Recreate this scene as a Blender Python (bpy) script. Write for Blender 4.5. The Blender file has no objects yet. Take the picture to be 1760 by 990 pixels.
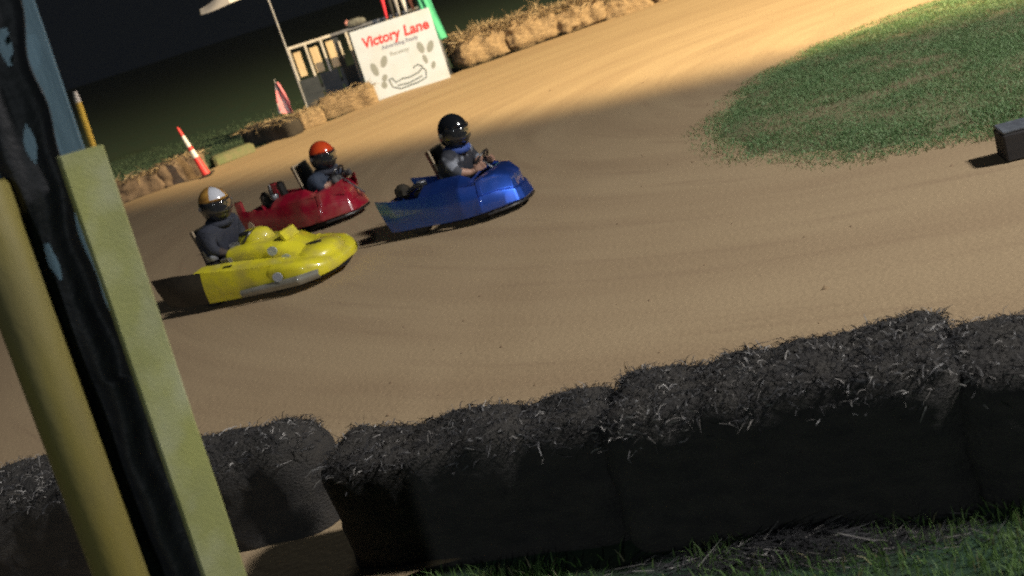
import bpy, bmesh, math, random
import numpy as np
from mathutils import Vector, Matrix, noise
R = math.radians
random.seed(4)
SC = bpy.context.scene
COL = SC.collection

# ------------------------------------------------------------------ camera
cam_data = bpy.data.cameras.new('camera')
cam = bpy.data.objects.new('camera', cam_data)
COL.objects.link(cam)
cam_data.sensor_width = 36.0
cam_data.lens = 40.9
cam_data.clip_start = 0.05
cam_data.clip_end = 3000.0
cam.matrix_world = (Matrix.Translation((0, 0, 2.4)) @ Matrix.Rotation(R(90 - 15.64), 4, 'X')
                    @ Matrix.Rotation(R(-17.7), 4, 'Z'))
cam_data.dof.use_dof = True
cam_data.dof.focus_distance = 6.5
cam_data.dof.aperture_fstop = 2.4
SC.camera = cam

# ------------------------------------------------------------------ world: night sky
world = bpy.data.worlds.new('World')
SC.world = world
world.use_nodes = True
wn = world.node_tree
bg = wn.nodes['Background']          # clear moonless night: even, faint blue sky glow
bg.inputs['Color'].default_value = (.36, .48, .80, 1)
bg.inputs['Strength'].default_value = 0.0068

SC.view_settings.view_transform = 'Standard'
SC.view_settings.look = 'None'
SC.view_settings.exposure = 0
SC.view_settings.gamma = 1
SC.cycles.filter_width = 2.0
SC.cycles.sample_clamp_indirect = 0.6
SC.cycles.caustics_reflective = False
SC.cycles.caustics_refractive = False
SC.cycles.use_denoising = False       # keep the high-ISO grain of the night shot


# ------------------------------------------------------------------ track floodlights (fixtures built further down)
def spot(name, loc, aim, power, angle, blend, col, size=0.15):
    d = bpy.data.lights.new(name, 'SPOT')
    d.energy = power
    d.spot_size = R(angle)
    d.spot_blend = blend
    d.color = col
    d.shadow_soft_size = size
    o = bpy.data.objects.new(name, d)
    COL.objects.link(o)
    o.location = loc
    o.rotation_euler = (Vector(aim) - Vector(loc)).to_track_quat('-Z', 'Y').to_euler()
    return o


HAZE = 0.0002
LAMPS = [  # location, aim, power, cone, blend, colour, size
    ((30.0, 6.0, 16.0), (43.9, 29.1, 2.9), 185000, 176, 0.075, (1.0, 0.75, 0.39), .3),   # far straight
    ((16.0, 1.0, 14.0), (-1.0, 12.0, 0.0), 18500, 120, 0.5, (1.0, 0.96, 0.92), .9),      # turn
    ((-9.0, -30.0, 11.0), (0.0, 12.0, 0.0), 6300, 80, 0.6, (0.86, 0.95, 1.0), .9),       # spectators' side
]
for L in LAMPS:
    spot('floodlight_beam', *L)


# ------------------------------------------------------------------ helpers
def tag(o, label=None, cat=None, group=None, kind=None):
    if label: o['label'] = label
    if cat: o['category'] = cat
    if group: o['group'] = group
    if kind: o['kind'] = kind
    return o


def empty(name, loc=(0, 0, 0), rz=0.0):
    o = bpy.data.objects.new(name, None)
    COL.objects.link(o)
    o.location = loc
    o.rotation_euler = (0, 0, rz)
    return o


def link(name, me, mats, parent=None, smooth=None):
    if not isinstance(mats, (list, tuple)): mats = [mats]
    for m in mats: me.materials.append(m)
    if smooth is not None:
        me.polygons.foreach_set('use_smooth', [True] * len(me.polygons))
        if smooth < 180: me.set_sharp_from_angle(angle=R(smooth))
    o = bpy.data.objects.new(name, me)
    COL.objects.link(o)
    if parent: o.parent = parent
    return o


class MB:
    """collects boxes, tubes, lofts into one bmesh"""
    def __init__(s):
        s.bm = bmesh.new()

    def ring_loft(s, rings, mat=0, cap=True, closed=True):
        bm = s.bm
        vs = [[bm.verts.new(p) for p in r] for r in rings]
        n = len(vs[0])
        for a, b in zip(vs[:-1], vs[1:]):
            for i in range(n if closed else n - 1):
                j = (i + 1) % n
                f = bm.faces.new((a[i], a[j], b[j], b[i]))
                f.material_index = mat
        if cap and closed:
            bm.faces.new(vs[0][::-1]).material_index = mat
            bm.faces.new(vs[-1]).material_index = mat
        return s

    def box(s, c, size, rot=None, mat=0, bev=0.0):
        x, y, z = [k / 2 for k in size]
        M = Matrix.Translation(c) @ (rot.to_4x4() if rot else Matrix())
        if bev <= 0:
            r = [[M @ Vector((sx * x, sy * y, sz * z)) for sx, sy in ((-1, -1), (1, -1), (1, 1), (-1, 1))] for sz in (-1, 1)]
            return s.ring_loft(r, mat)
        b = bev
        def rr(xx, yy, zz):
            return [M @ Vector((p, q, zz)) for p, q in ((-xx + b, -yy), (xx - b, -yy), (xx, -yy + b), (xx, yy - b), (xx - b, yy), (-xx + b, yy), (-xx, yy - b), (-xx, -yy + b))]
        return s.ring_loft([rr(x - b, y - b, -z), rr(x, y, -z + b), rr(x, y, z - b), rr(x - b, y - b, z)], mat)

    def tube(s, pts, rad, n=8, mat=0, cap=True):
        pts = [Vector(p) for p in pts]
        rads = rad if isinstance(rad, (list, tuple)) else [rad] * len(pts)
        rings = []
        ref = None
        for i, p in enumerate(pts):
            t = (pts[min(i + 1, len(pts) - 1)] - pts[max(i - 1, 0)]).normalized()
            if ref is None:
                ref = Vector((0, 0, 1)) if abs(t.z) < 0.9 else Vector((1, 0, 0))
            a = t.cross(ref).normalized()
            b = a.cross(t).normalized()
            ref = b
            rings.append([p + (a * math.cos(2 * math.pi * k / n) + b * math.sin(2 * math.pi * k / n)) * rads[i] for k in range(n)])
        return s.ring_loft(rings, mat, cap)

    def lathe(s, prof, M, n=20, mat=0):
        """prof: (radius, axial) list, axis = local Y of M"""
        rings = [[M @ Vector((r * math.cos(2 * math.pi * k / n), a, r * math.sin(2 * math.pi * k / n))) for k in range(n)] for r, a in prof]
        return s.ring_loft(rings, mat, True)

    def sheet(s, fn, nu, nv, thick=0.0, matfn=None):
        bm = bmesh.new()
        vs = [[bm.verts.new(fn(i / nu, j / nv)) for j in range(nv + 1)] for i in range(nu + 1)]
        for i in range(nu):
            for j in range(nv):
                f = bm.faces.new((vs[i][j], vs[i + 1][j], vs[i + 1][j + 1], vs[i][j + 1]))
                if matfn: f.material_index = matfn((i + .5) / nu, (j + .5) / nv)
        bm.normal_update()
        if thick:
            bmesh.ops.solidify(bm, geom=bm.faces[:], thickness=thick)
        me = bpy.data.meshes.new('tmp')
        bm.to_mesh(me)
        bm.free()
        s.bm.from_mesh(me)
        bpy.data.meshes.remove(me)
        return s

    def build(s, name, mats, parent=None, smooth=35):
        bmesh.ops.recalc_face_normals(s.bm, faces=s.bm.faces[:])
        me = bpy.data.meshes.new(name)
        s.bm.to_mesh(me)
        s.bm.free()
        return link(name, me, mats, parent, smooth)


def raw(name, V, F, mats, parent=None, smooth=None, midx=None):
    me = bpy.data.meshes.new(name)
    V = np.asarray(V, dtype=np.float32).reshape(-1, 3)
    F = np.asarray(F, dtype=np.int32)
    k = F.shape[1]
    me.vertices.add(len(V))
    me.vertices.foreach_set('co', V.ravel())
    me.loops.add(F.size)
    me.loops.foreach_set('vertex_index', F.ravel())
    me.polygons.add(len(F))
    me.polygons.foreach_set('loop_start', np.arange(0, F.size, k, dtype=np.int32))
    if midx is not None: me.polygons.foreach_set('material_index', np.asarray(midx, dtype=np.int32))
    me.update(calc_edges=True)
    return link(name, me, mats, parent, smooth)


# ------------------------------------------------------------------ materials
def mat(name, col, rough=0.6, col2=None, scale=6.0, detail=5, bump=0.0, bscale=None, metal=0.0, coat=0.0,
        stretch=(1, 1, 1), spec=0.5, dirt=None, dirt_amt=0.5, dscale=3.0, emit=None, estr=0.0, transl=0.0, lo=.35, hi=.65):
    m = bpy.data.materials.new(name)
    m.use_nodes = True
    nt = m.node_tree
    b = nt.nodes['Principled BSDF']
    b.inputs['Base Color'].default_value = (*col, 1)
    b.inputs['Roughness'].default_value = rough
    b.inputs['Metallic'].default_value = metal
    b.inputs['Coat Weight'].default_value = coat
    b.inputs['Coat Roughness'].default_value = 0.08
    b.inputs['Specular IOR Level'].default_value = spec
    tc = nt.nodes.new('ShaderNodeTexCoord')
    mp = nt.nodes.new('ShaderNodeMapping')
    mp.inputs['Scale'].default_value = stretch
    nt.links.new(tc.outputs['Object'], mp.inputs[0])

    def nz(sc, det=5):
        t = nt.nodes.new('ShaderNodeTexNoise')
        t.inputs['Scale'].default_value = sc
        t.inputs['Detail'].default_value = det
        nt.links.new(mp.outputs[0], t.inputs['Vector'])
        return t.outputs['Fac']

    def ramp(src, a, c):
        r = nt.nodes.new('ShaderNodeMapRange')
        r.inputs['From Min'].default_value = a
        r.inputs['From Max'].default_value = c
        nt.links.new(src, r.inputs['Value'])
        return r.outputs[0]

    cur = None
    if col2:
        mx = nt.nodes.new('ShaderNodeMix')
        mx.data_type = 'RGBA'
        mx.inputs['A'].default_value = (*col, 1)
        mx.inputs['B'].default_value = (*col2, 1)
        nt.links.new(ramp(nz(scale, detail), lo, hi), mx.inputs['Factor'])
        cur = mx.outputs['Result']
    if dirt:
        mx = nt.nodes.new('ShaderNodeMix')
        mx.data_type = 'RGBA'
        mx.inputs['A'].default_value = (*col, 1)
        if cur: nt.links.new(cur, mx.inputs['A'])
        mx.inputs['B'].default_value = (*dirt, 1)
        mu = nt.nodes.new('ShaderNodeMath')
        mu.operation = 'MULTIPLY'
        mu.inputs[1].default_value = dirt_amt
        nt.links.new(ramp(nz(dscale, 8), .45, .7), mu.inputs[0])
        nt.links.new(mu.outputs[0], mx.inputs['Factor'])
        cur = mx.outputs['Result']
        rr = nt.nodes.new('ShaderNodeMapRange')
        rr.inputs['To Min'].default_value = rough
        rr.inputs['To Max'].default_value = min(1, rough + .45)
        nt.links.new(mu.outputs[0], rr.inputs['Value'])
        nt.links.new(rr.outputs[0], b.inputs['Roughness'])
    if cur: nt.links.new(cur, b.inputs['Base Color'])
    if bump:
        bp = nt.nodes.new('ShaderNodeBump')
        bp.inputs['Strength'].default_value = bump
        bp.inputs['Distance'].default_value = 0.02
        nt.links.new(nz(bscale or scale * 4, 6), bp.inputs['Height'])
        nt.links.new(bp.outputs[0], b.inputs['Normal'])
    if transl:                           # thin leaves let part of the light through
        tl = nt.nodes.new('ShaderNodeBsdfTranslucent')
        ms = nt.nodes.new('ShaderNodeMixShader')
        ms.inputs[0].default_value = transl
        if cur: nt.links.new(cur, tl.inputs['Color'])
        nt.links.new(b.outputs[0], ms.inputs[1]); nt.links.new(tl.outputs[0], ms.inputs[2])
        nt.links.new(ms.outputs[0], nt.nodes['Material Output'].inputs['Surface'])
    if emit:
        b.inputs['Emission Color'].default_value = (*emit, 1)
        b.inputs['Emission Strength'].default_value = estr
    return m


M = {}
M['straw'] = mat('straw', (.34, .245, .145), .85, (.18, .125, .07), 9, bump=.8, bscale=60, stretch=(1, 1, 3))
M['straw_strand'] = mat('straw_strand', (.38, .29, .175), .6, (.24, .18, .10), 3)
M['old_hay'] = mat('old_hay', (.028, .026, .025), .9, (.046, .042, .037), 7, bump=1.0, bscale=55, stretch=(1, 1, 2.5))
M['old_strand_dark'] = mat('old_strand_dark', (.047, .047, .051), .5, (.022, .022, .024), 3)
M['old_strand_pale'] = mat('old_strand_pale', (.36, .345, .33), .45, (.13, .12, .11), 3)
M['brown_hay'] = mat('brown_hay', (.21, .15, .10), .9, (.12, .085, .058), 6, bump=1.0, bscale=50)
M['shaded_hay'] = mat('shaded_hay', (.022, .018, .015), .9, (.035, .029, .023), 6, bump=1.0, bscale=50)  # near-black: the shade on this far bale's face is put into its colour
M['grass_blade'] = mat('grass_blade', (.195, .325, .14), .6, (.24, .36, .165), 1.3, transl=.35)
M['grass_verge'] = mat('grass_verge', (.12, .23, .06), .6, (.18, .29, .09), 2.0, transl=.35)
M['grass_field'] = mat('grass_field', (.038, .078, .042), .7, (.052, .088, .046), 2.0)
M['grass_dry'] = mat('grass_dry', (.28, .25, .13), .6, (.18, .19, .09), 2, transl=.3)
M['yellow_board'] = mat('yellow_board', (.34, .35, .12), .6, (.28, .29, .12), 6, bump=.12, bscale=120, stretch=(1, 1, .8), dirt=(.40, .41, .27), dirt_amt=.7, dscale=7)
M['yellow_pipe'] = mat('yellow_pipe', (.21, .17, .035), .55, (.17, .145, .04), 4, bump=.15, bscale=30, stretch=(1, 1, .3), dirt=(.12, .10, .05), dirt_amt=.5, dscale=6)
M['blue_paint'] = mat('blue_paint', (.10, .175, .225), .5, (.06, .11, .15), 5, bump=.3, bscale=20, stretch=(1, 1, .15))
M['tarp'] = mat('tarp', (.014, .015, .018), .6, (.02, .02, .024), 9, bump=.4, bscale=25)
M['stake'] = mat('stake', (.75, .46, .06), .5, (.6, .35, .05), 20)
M['stake_tip'] = mat('stake_tip', (.6, .5, .42), .6)
M['sign_white'] = mat('sign_white', (.52, .60, .76), .5, (.48, .56, .71), 3, dirt=(.47, .45, .42), dirt_amt=.3, dscale=1.6)
M['sign_red'] = mat('sign_red', (.66, .035, .04), .5)
M['sign_blue'] = mat('sign_blue', (.14, .15, .24), .5)
M['sign_grey'] = mat('sign_grey', (.24, .27, .29), .5)
M['sign_dark'] = mat('sign_dark', (.07, .10, .10), .5)
M['wood_white'] = mat('wood_white', (.62, .60, .58), .6, (.5, .47, .44), 12, bump=.3, stretch=(1, 1, .2))
M['wood_tan'] = mat('wood_tan', (.62, .50, .33), .65, (.50, .39, .25), 8, bump=.3, stretch=(1, 1, .2))
M['dark_panel'] = mat('dark_panel', (.025, .032, .042), .6, (.04, .048, .06), 6, bump=.2)
M['grey_metal'] = mat('grey_metal', (.30, .31, .34), .45, (.22, .22, .24), 9, metal=.6)
M['black_metal'] = mat('black_metal', (.02, .02, .022), .4, (.035, .032, .03), 12, metal=.5)
M['steel'] = mat('steel', (.45, .45, .46), .3, (.3, .3, .3), 12, metal=1.0)
M['alu'] = mat('alu', (.55, .54, .52), .45, (.35, .33, .30), 20, metal=.9)
M['rubber'] = mat('rubber', (.018, .017, .016), .75, (.045, .036, .027), 14, bump=.4)
M['seat'] = mat('seat', (.014, .014, .015), .35, (.025, .022, .02), 10)
M['seat_edge'] = mat('seat_edge', (.42, .33, .22), .6)
M['flag_red'] = mat('flag_red', (.62, .03, .06), .8)
M['flag_black'] = mat('flag_black', (.02, .02, .022), .8)
M['flag_white'] = mat('flag_white', (.75, .75, .76), .8)
M['flag_grey'] = mat('flag_grey', (.30, .30, .33), .8)
M['flag_orange'] = mat('flag_orange', (.42, .15, .09), .8)
M['flag_green'] = mat('flag_green', (.07, .45, .28), .8, (.05, .34, .2), 3)
M['flag_pink'] = mat('flag_pink', (.68, .22, .28), .8)
M['flag_navy'] = mat('flag_navy', (.28, .24, .32), .8)
M['cone_red'] = mat('cone_red', (.80, .06, .06), .5, (.7, .05, .05), 5)
M['cone_white'] = mat('cone_white', (.8, .8, .78), .4)
M['bag'] = mat('bag', (.16, .17, .16), .8, (.07, .07, .07), 12, bump=.6)
M['bag_pink'] = mat('bag_pink', (.55, .25, .24), .8)
M['timber'] = mat('timber', (.028, .026, .027), .8, (.04, .036, .036), 5, bump=.15, stretch=(.3, 1, 1))
M['timber_top'] = mat('timber_top', (.15, .17, .20), .5, (.09, .10, .12), 9, bump=.3)
M['turf_slab'] = mat('turf_slab', (.12, .15, .07), .9, (.17, .16, .09), 9, bump=.8)
M['skin'] = mat('skin', (.42, .25, .18), .55, (.36, .20, .14), 14)
M['cloth_dark'] = mat('cloth_dark', (.022, .026, .042), .8, (.035, .04, .06), 12, bump=.5)
M['cloth_grey'] = mat('cloth_grey', (.16, .18, .22), .8, (.055, .06, .075), 5.5, detail=1, bump=.4, lo=.46, hi=.54)
M['cloth_blue'] = mat('cloth_blue', (.04, .09, .36), .75, (.03, .07, .28), 8)
M['cloth_mixed'] = mat('cloth_mixed', (.022, .025, .036), .75, (.24, .26, .31), 5.5, detail=1, bump=.4, lo=.56, hi=.62)
M['cloth_navy'] = mat('cloth_navy', (.018, .026, .05), .8, (.05, .07, .11), 8, bump=.4)
M['cloth_brown'] = mat('cloth_brown', (.05, .038, .036), .8, (.08, .06, .055), 8, bump=.4)
M['jeans'] = mat('jeans', (.03, .04, .07), .85, (.045, .055, .085), 10, bump=.3)
M['glove'] = mat('glove', (.03, .03, .034), .7, (.14, .14, .14), 18)
M['shoe'] = mat('shoe', (.02, .02, .02), .6)
M['helmet_black'] = mat('helmet_black', (.010, .011, .014), .16, coat=1.0)
M['helmet_orange'] = mat('helmet_orange', (.78, .10, .02), .2, (.62, .05, .015), 10, coat=1.0)
M['helmet_gold'] = mat('helmet_gold', (.60, .33, .07), .22, (.34, .17, .04), 14, coat=1.0)
M['helmet_silver'] = mat('helmet_silver', (.60, .62, .68), .2, coat=1.0)
M['visor'] = mat('visor', (.022, .023, .026), .13, coat=1.0, spec=.8)
M['hole'] = mat('hole', (.012, .011, .008), .6)
CLAY = (.30, .22, .13)
M['kart_blue'] = mat('kart_blue', (.037, .125, .64), .42, (.03, .105, .54), 3, metal=.85, coat=1.0, dirt=CLAY, dirt_amt=.12, dscale=5)
M['kart_navy'] = mat('kart_navy', (.012, .026, .11), .3, (.016, .022, .07), 3, coat=.6, dirt=(.12, .095, .065), dirt_amt=.3, dscale=5)
M['kart_red'] = mat('kart_red', (.36, .008, .030), .25, (.28, .007, .026), 3, coat=.8, dirt=CLAY, dirt_amt=.28, dscale=5)
M['kart_yellow'] = mat('kart_yellow', (.84, .76, .035), .3, (.74, .66, .035), 3, coat=.8, dirt=CLAY, dirt_amt=.5, dscale=5)
M['kart_plate'] = mat('kart_plate', (.40, .39, .34), .3, (.28, .27, .22), 6, metal=.3, coat=.5)
M['decal'] = mat('decal', (.62, .68, .78), .25, (.45, .52, .66), 20, coat=.6)
M['bare_black'] = mat('bare_black', (.016, .014, .011), .45, (.03, .025, .018), 9, dirt=(.10, .08, .05), dirt_amt=.4)  # real black on the boxes; on the yellow kart's rear side it carries shade
M['lamp_glass'] = mat('lamp_glass', (.9, .9, .85), .3, emit=(1, .95, .85), estr=40)

# ------------------------------------------------------------------ ground materials
CX, CY = 6.5, 15.0     # centre of the turn, the racing line sweeps round it


def ground_mat(name, cols, streak=True, rough=.9, bump=.2):
    m = bpy.data.materials.new(name)
    m.use_nodes = True
    nt = m.node_tree
    N, Lk = nt.nodes, nt.links
    b = N['Principled BSDF']
    b.inputs['Roughness'].default_value = rough
    b.inputs['Specular IOR Level'].default_value = .25
    tc = N.new('ShaderNodeTexCoord')
    sub = N.new('ShaderNodeVectorMath'); sub.operation = 'SUBTRACT'
    sub.inputs[1].default_value = (CX, CY, 0)
    Lk.new(tc.outputs['Object'], sub.inputs[0])
    sep = N.new('ShaderNodeSeparateXYZ'); Lk.new(sub.outputs[0], sep.inputs[0])
    ln = N.new('ShaderNodeVectorMath'); ln.operation = 'LENGTH'; Lk.new(sub.outputs[0], ln.inputs[0])
    at = N.new('ShaderNodeMath'); at.operation = 'ARCTAN2'
    Lk.new(sep.outputs['X'], at.inputs[0])          # seam at -Y... kept behind the infield
    ng = N.new('ShaderNodeMath'); ng.operation = 'MULTIPLY'; ng.inputs[1].default_value = 1
    Lk.new(sep.outputs['Y'], ng.inputs[0]); Lk.new(ng.outputs[0], at.inputs[1])
    cmb = N.new('ShaderNodeCombineXYZ')
    k = N.new('ShaderNodeMath'); k.operation = 'MULTIPLY'; k.inputs[1].default_value = .8
    Lk.new(at.outputs[0], k.inputs[0])
    Lk.new(ln.outputs['Value'], cmb.inputs['X']); Lk.new(k.outputs[0], cmb.inputs['Y'])

    def nz(vec, sc, det, dist=0.0):
        t = N.new('ShaderNodeTexNoise')
        t.inputs['Scale'].default_value = sc; t.inputs['Detail'].default_value = det
        t.inputs['Distortion'].default_value = dist
        Lk.new(vec, t.inputs['Vector'])
        return t.outputs['Fac']

    def rng(src, a, c, lo=0., hi=1.):
        r = N.new('ShaderNodeMapRange'); r.inputs['From Min'].default_value = a; r.inputs['From Max'].default_value = c
        r.inputs['To Min'].default_value = lo; r.inputs['To Max'].default_value = hi
        Lk.new(src, r.inputs['Value']); return r.outputs[0]

    def mix(fac, a, c):
        x = N.new('ShaderNodeMix'); x.data_type = 'RGBA'
        Lk.new(fac, x.inputs['Factor'])
        for v, s in ((a, 'A'), (c, 'B')):
            if isinstance(v, tuple): x.inputs[s].default_value = (*v, 1)
            else: Lk.new(v, x.inputs[s])
        return x.outputs['Result']

    obj = tc.outputs['Object']
    pol = cmb.outputs[0]
    c1, c2, c3, c4 = cols
    base = mix(rng(nz(obj, .35, 4), .35, .65), c1, c2)
    if streak:
        base = mix(rng(nz(pol, 1.6, 6, .3), .42, .68), base, c3)
        base = mix(rng(nz(pol, 5.0, 4, .2), .56, .74, 0, .55), base, c4)
    else:
        base = mix(rng(nz(obj, 2.2, 5), .45, .65), base, c3)
    fine = nz(obj, 55, 6)
    base2 = N.new('ShaderNodeMix'); base2.data_type = 'RGBA'; base2.blend_type = 'MULTIPLY'
    base2.inputs['Factor'].default_value = .35
    Lk.new(base, base2.inputs['A'])
    gr = N.new('ShaderNodeCombineColor')
    v = rng(fine, .3, .7, .62, 1.25)
    for s in ('Red', 'Green', 'Blue'): Lk.new(v, gr.inputs[s])
    Lk.new(gr.outputs[0], base2.inputs['B'])
    Lk.new(base2.outputs['Result'], b.inputs['Base Color'])
    b1 = N.new('ShaderNodeBump'); b1.inputs['Strength'].default_value = bump; b1.inputs['Distance'].default_value = .03
    Lk.new(nz(obj, 24, 8), b1.inputs['Height'])
    if streak:
        b2 = N.new('ShaderNodeBump'); b2.inputs['Strength'].default_value = .3; b2.inputs['Distance'].default_value = .03
        Lk.new(nz(pol, 3.2, 5, .2), b2.inputs['Height']); Lk.new(b2.outputs[0], b1.inputs['Normal'])
    Lk.new(b1.outputs[0], b.inputs['Normal'])
    return m


M['clay'] = ground_mat('clay', ((.44, .33, .20), (.405, .30, .18), (.37, .268, .162), (.325, .23, .142)))
M['field'] = ground_mat('field', ((.026, .062, .038), (.030, .062, .036), (.038, .058, .034), (.05, .05, .03)), streak=False)
M['infield_soil'] = ground_mat('infield_soil', ((.27, .22, .13), (.22, .20, .115), (.17, .18, .095), (.2, .2, .1)), streak=False)


# ------------------------------------------------------------------ ground, track, infield
def field_z(x, y):
    return 0.0


g = raw('ground', [(-900, -300, -.03), (900, -300, -.03), (900, 1500, -.03), (-900, 1500, -.03)], [(0, 1, 2, 3)], M['field'])
tag(g, kind='structure')


def chaikin(P, n=2):
    for _ in range(n):
        Q = []
        for a, b in zip(P, P[1:] + P[:1]):
            Q += [(a[0] * .75 + b[0] * .25, a[1] * .75 + b[1] * .25), (a[0] * .25 + b[0] * .75, a[1] * .25 + b[1] * .75)]
        P = Q
    return P


def inside(P, x, y):
    P = np.asarray(P)
    c = np.zeros(np.shape(x), bool)
    x1, y1 = P[:, 0], P[:, 1]
    x2, y2 = np.roll(x1, -1), np.roll(y1, -1)
    for a, b, d, e in zip(x1, y1, x2, y2):
        if b == e: continue
        k = ((b > y) != (e > y)) & (x < (d - a) * (y - b) / (e - b) + a)
        c ^= k
    return c


TRACK = [(-16, 2.4), (-6, 3.4), (-1.7, 4.3), (-.75, 4.75), (.6, 4.5), (2.6, 3.75), (9, 1.5), (22, -2), (30, 4), (30, 24), (20, 30), (9, 30.5),
         (5, 29.2), (1, 28.0), (-1.5, 27.2), (-3, 26.2), (-4.7, 25.3), (-5.4, 23.6), (-8, 22.5), (-16, 20)]


def wob(P, amp, f=1.3):
    out = []
    n = len(P)
    for i, a in enumerate(P):
        b = P[(i + 1) % n]
        d = math.hypot(b[0] - a[0], b[1] - a[1])
        k = max(1, int(d / .25))
        for j in range(k):
            x, y = a[0] + (b[0] - a[0]) * j / k, a[1] + (b[1] - a[1]) * j / k
            v = noise.noise_vector(Vector((x * f, y * f, 3.1))) + .5 * noise.noise_vector(Vector((x * f * 3, y * f * 3, 7)))
            out.append((x + v.x * amp, y + v.y * amp))
    return out


def grid_surface(name, P, zfn, step, m, kind):
    """triangulated, finely divided sheet with outline P and heights zfn(x, y)"""
    bm = bmesh.new()
    vs = [bm.verts.new((x, y, 0)) for x, y in P]
    bm.faces.new(vs)
    xs = [p[0] for p in P]; ys = [p[1] for p in P]
    for ax, lo, hi in ((0, min(xs), max(xs)), (1, min(ys), max(ys))):
        c = lo + step
        while c < hi:
            no = (1, 0, 0) if ax == 0 else (0, 1, 0)
            co = (c, 0, 0) if ax == 0 else (0, c, 0)
            bmesh.ops.bisect_plane(bm, geom=bm.verts[:] + bm.edges[:] + bm.faces[:], plane_co=co, plane_no=no)
            c += step
    bmesh.ops.triangulate(bm, faces=bm.faces[:])
    bm.verts.ensure_lookup_table()
    for v in bm.verts: v.co.z = zfn(v.co.x, v.co.y)
    bm.normal_update()
    for f in bm.faces:
        if f.normal.z < 0: f.normal_flip()
    me = bpy.data.meshes.new(name)
    bm.to_mesh(me); bm.free()
    o = link(name, me, m, None, 180)
    tag(o, kind=kind)
    return o


def track_z(x, y):
    r = math.hypot(x - CX, y - CY); t = math.atan2(y - CY, x - CX)
    z = .007 * noise.noise(Vector((r * 2.6, t * 1.6, 0))) + .003 * noise.noise(Vector((r * 7, t * 3, 4))) + .004 * noise.noise(Vector((x * 1.5, y * 1.5, 9)))
    if y > 25.5: z += .05 * min(1, (y - 25.5) / 2.5)
    return z


track_outline = wob(TRACK, .16)
grid_surface('track', track_outline, track_z, .3, M['clay'], 'structure')

INF = [(2.05, 11.5), (2.15, 10.75), (2.35, 10.2), (2.6, 9.5), (2.9, 9.05), (3.25, 8.85), (3.55, 8.62), (3.9, 8.35), (4.6, 7.7), (6, 6.2), (9, 4), (14, 2), (20, 3), (22, 9), (18, 14),
       (12, 15.5), (8.5, 15.9), (7.2, 16.0), (6.3, 15.95), (5.5, 15.7), (4.7, 15.35), (3.9, 14.7), (3.2, 13.9), (2.7, 12.95), (2.25, 12.1)]
inf_outline = wob([(x_ - .06 if x_ < 3 else x_, y_ + (.15 if y_ > 11 else -.15)) for x_, y_ in INF], .13, 1.5)
INFA = np.asarray(inf_outline)


def edge_dist(x, y, P):
    a = P; b = np.roll(P, -1, 0)
    d = b - a
    t = np.clip(((x - a[:, 0]) * d[:, 0] + (y - a[:, 1]) * d[:, 1]) / ((d ** 2).sum(1) + 1e-9), 0, 1)
    return np.sqrt(((a[:, 0] + t * d[:, 0] - x) ** 2 + (a[:, 1] + t * d[:, 1] - y) ** 2).min())


def inf_z(x, y):
    e = edge_dist(x, y, INFA)
    return -.055 + .105 * min(1, e / .8) + .022 * min(1, e / .3) * (noise.noise(Vector((x * 1.6, y * 1.6, 2))) + noise.noise(Vector((x * 4.5, y * 4.5, 2))) * .6)


grid_surface('infield', inf_outline, inf_z, .22, M['infield_soil'], 'structure')


def blades(name, px, py, pz, hmin, hmax, w, lean, mats, midx, seed=1, parent=None):
    rs = np.random.RandomState(seed)
    n = len(px)
    hh = rs.uniform(hmin, hmax, n)
    a = rs.uniform(0, 2 * np.pi, n); la = rs.uniform(0, 2 * np.pi, n); ll = rs.uniform(.1, lean, n) * hh
    ww = w * rs.uniform(.6, 1.3, n)
    dx, dy = np.cos(a) * ww / 2, np.sin(a) * ww / 2
    ox, oy = np.cos(la) * ll, np.sin(la) * ll
    V = np.zeros((n, 5, 3))
    V[:, 0] = np.stack([px - dx, py - dy, pz], 1)
    V[:, 1] = np.stack([px + dx, py + dy, pz], 1)
    V[:, 2] = np.stack([px + dx * .75 + ox * .35, py + dy * .75 + oy * .35, pz + hh * .6], 1)
    V[:, 3] = np.stack([px - dx * .75 + ox * .35, py - dy * .75 + oy * .35, pz + hh * .6], 1)
    V[:, 4] = np.stack([px + ox, py + oy, pz + hh], 1)
    b = (np.arange(n) * 5)[:, None]
    F = np.concatenate([b + [0, 1, 2], b + [0, 2, 3], b + [3, 2, 4]], 1).reshape(-1, 3)
    o = raw(name, V.reshape(-1, 3), F, mats, parent, None, np.repeat(midx, 3))
    return tag(o, kind='stuff')


rs = np.random.RandomState(3)
# infield grass, thinner and drier towards its worn edge
n = 400000
x = rs.uniform(1.8, 9.5, n); y = rs.uniform(7.2, 16.4, n)
k = inside(inf_outline, x, y)
x, y = x[k], y[k]
sub = np.asarray(inf_outline[::2])
ed = np.array([0.0] * len(x))
for i0 in range(0, len(x), 4000):
    a = sub[None]; b = np.roll(sub, -1, 0)[None]; d = b - a
    p = np.stack([x[i0:i0 + 4000], y[i0:i0 + 4000]], 1)[:, None]
    t = np.clip(((p - a) * d).sum(2) / ((d ** 2).sum(2) + 1e-9), 0, 1)
    ed[i0:i0 + 4000] = np.sqrt((((a + t[..., None] * d) - p) ** 2).sum(2)).min(1)
pat = np.array([noise.noise(Vector((u * 1.4, v * 1.4, 5))) + .6 * noise.noise(Vector((u * 4, v * 4, 8))) for u, v in zip(x, y)])
tip = np.clip((x - 1.8) / 1.3, .45, 1)
k = (rs.uniform(0, 1, len(x)) < np.clip(ed / .4, .06, 1) * tip) & (rs.uniform(0, 1, len(x)) < np.clip(.85 + 1.2 * pat, .2, 1))
x, y, ed, pat = x[k], y[k], ed[k], pat[k]
z = np.maximum(-.004, -.060 + .105 * np.minimum(1, ed / .8))
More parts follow.
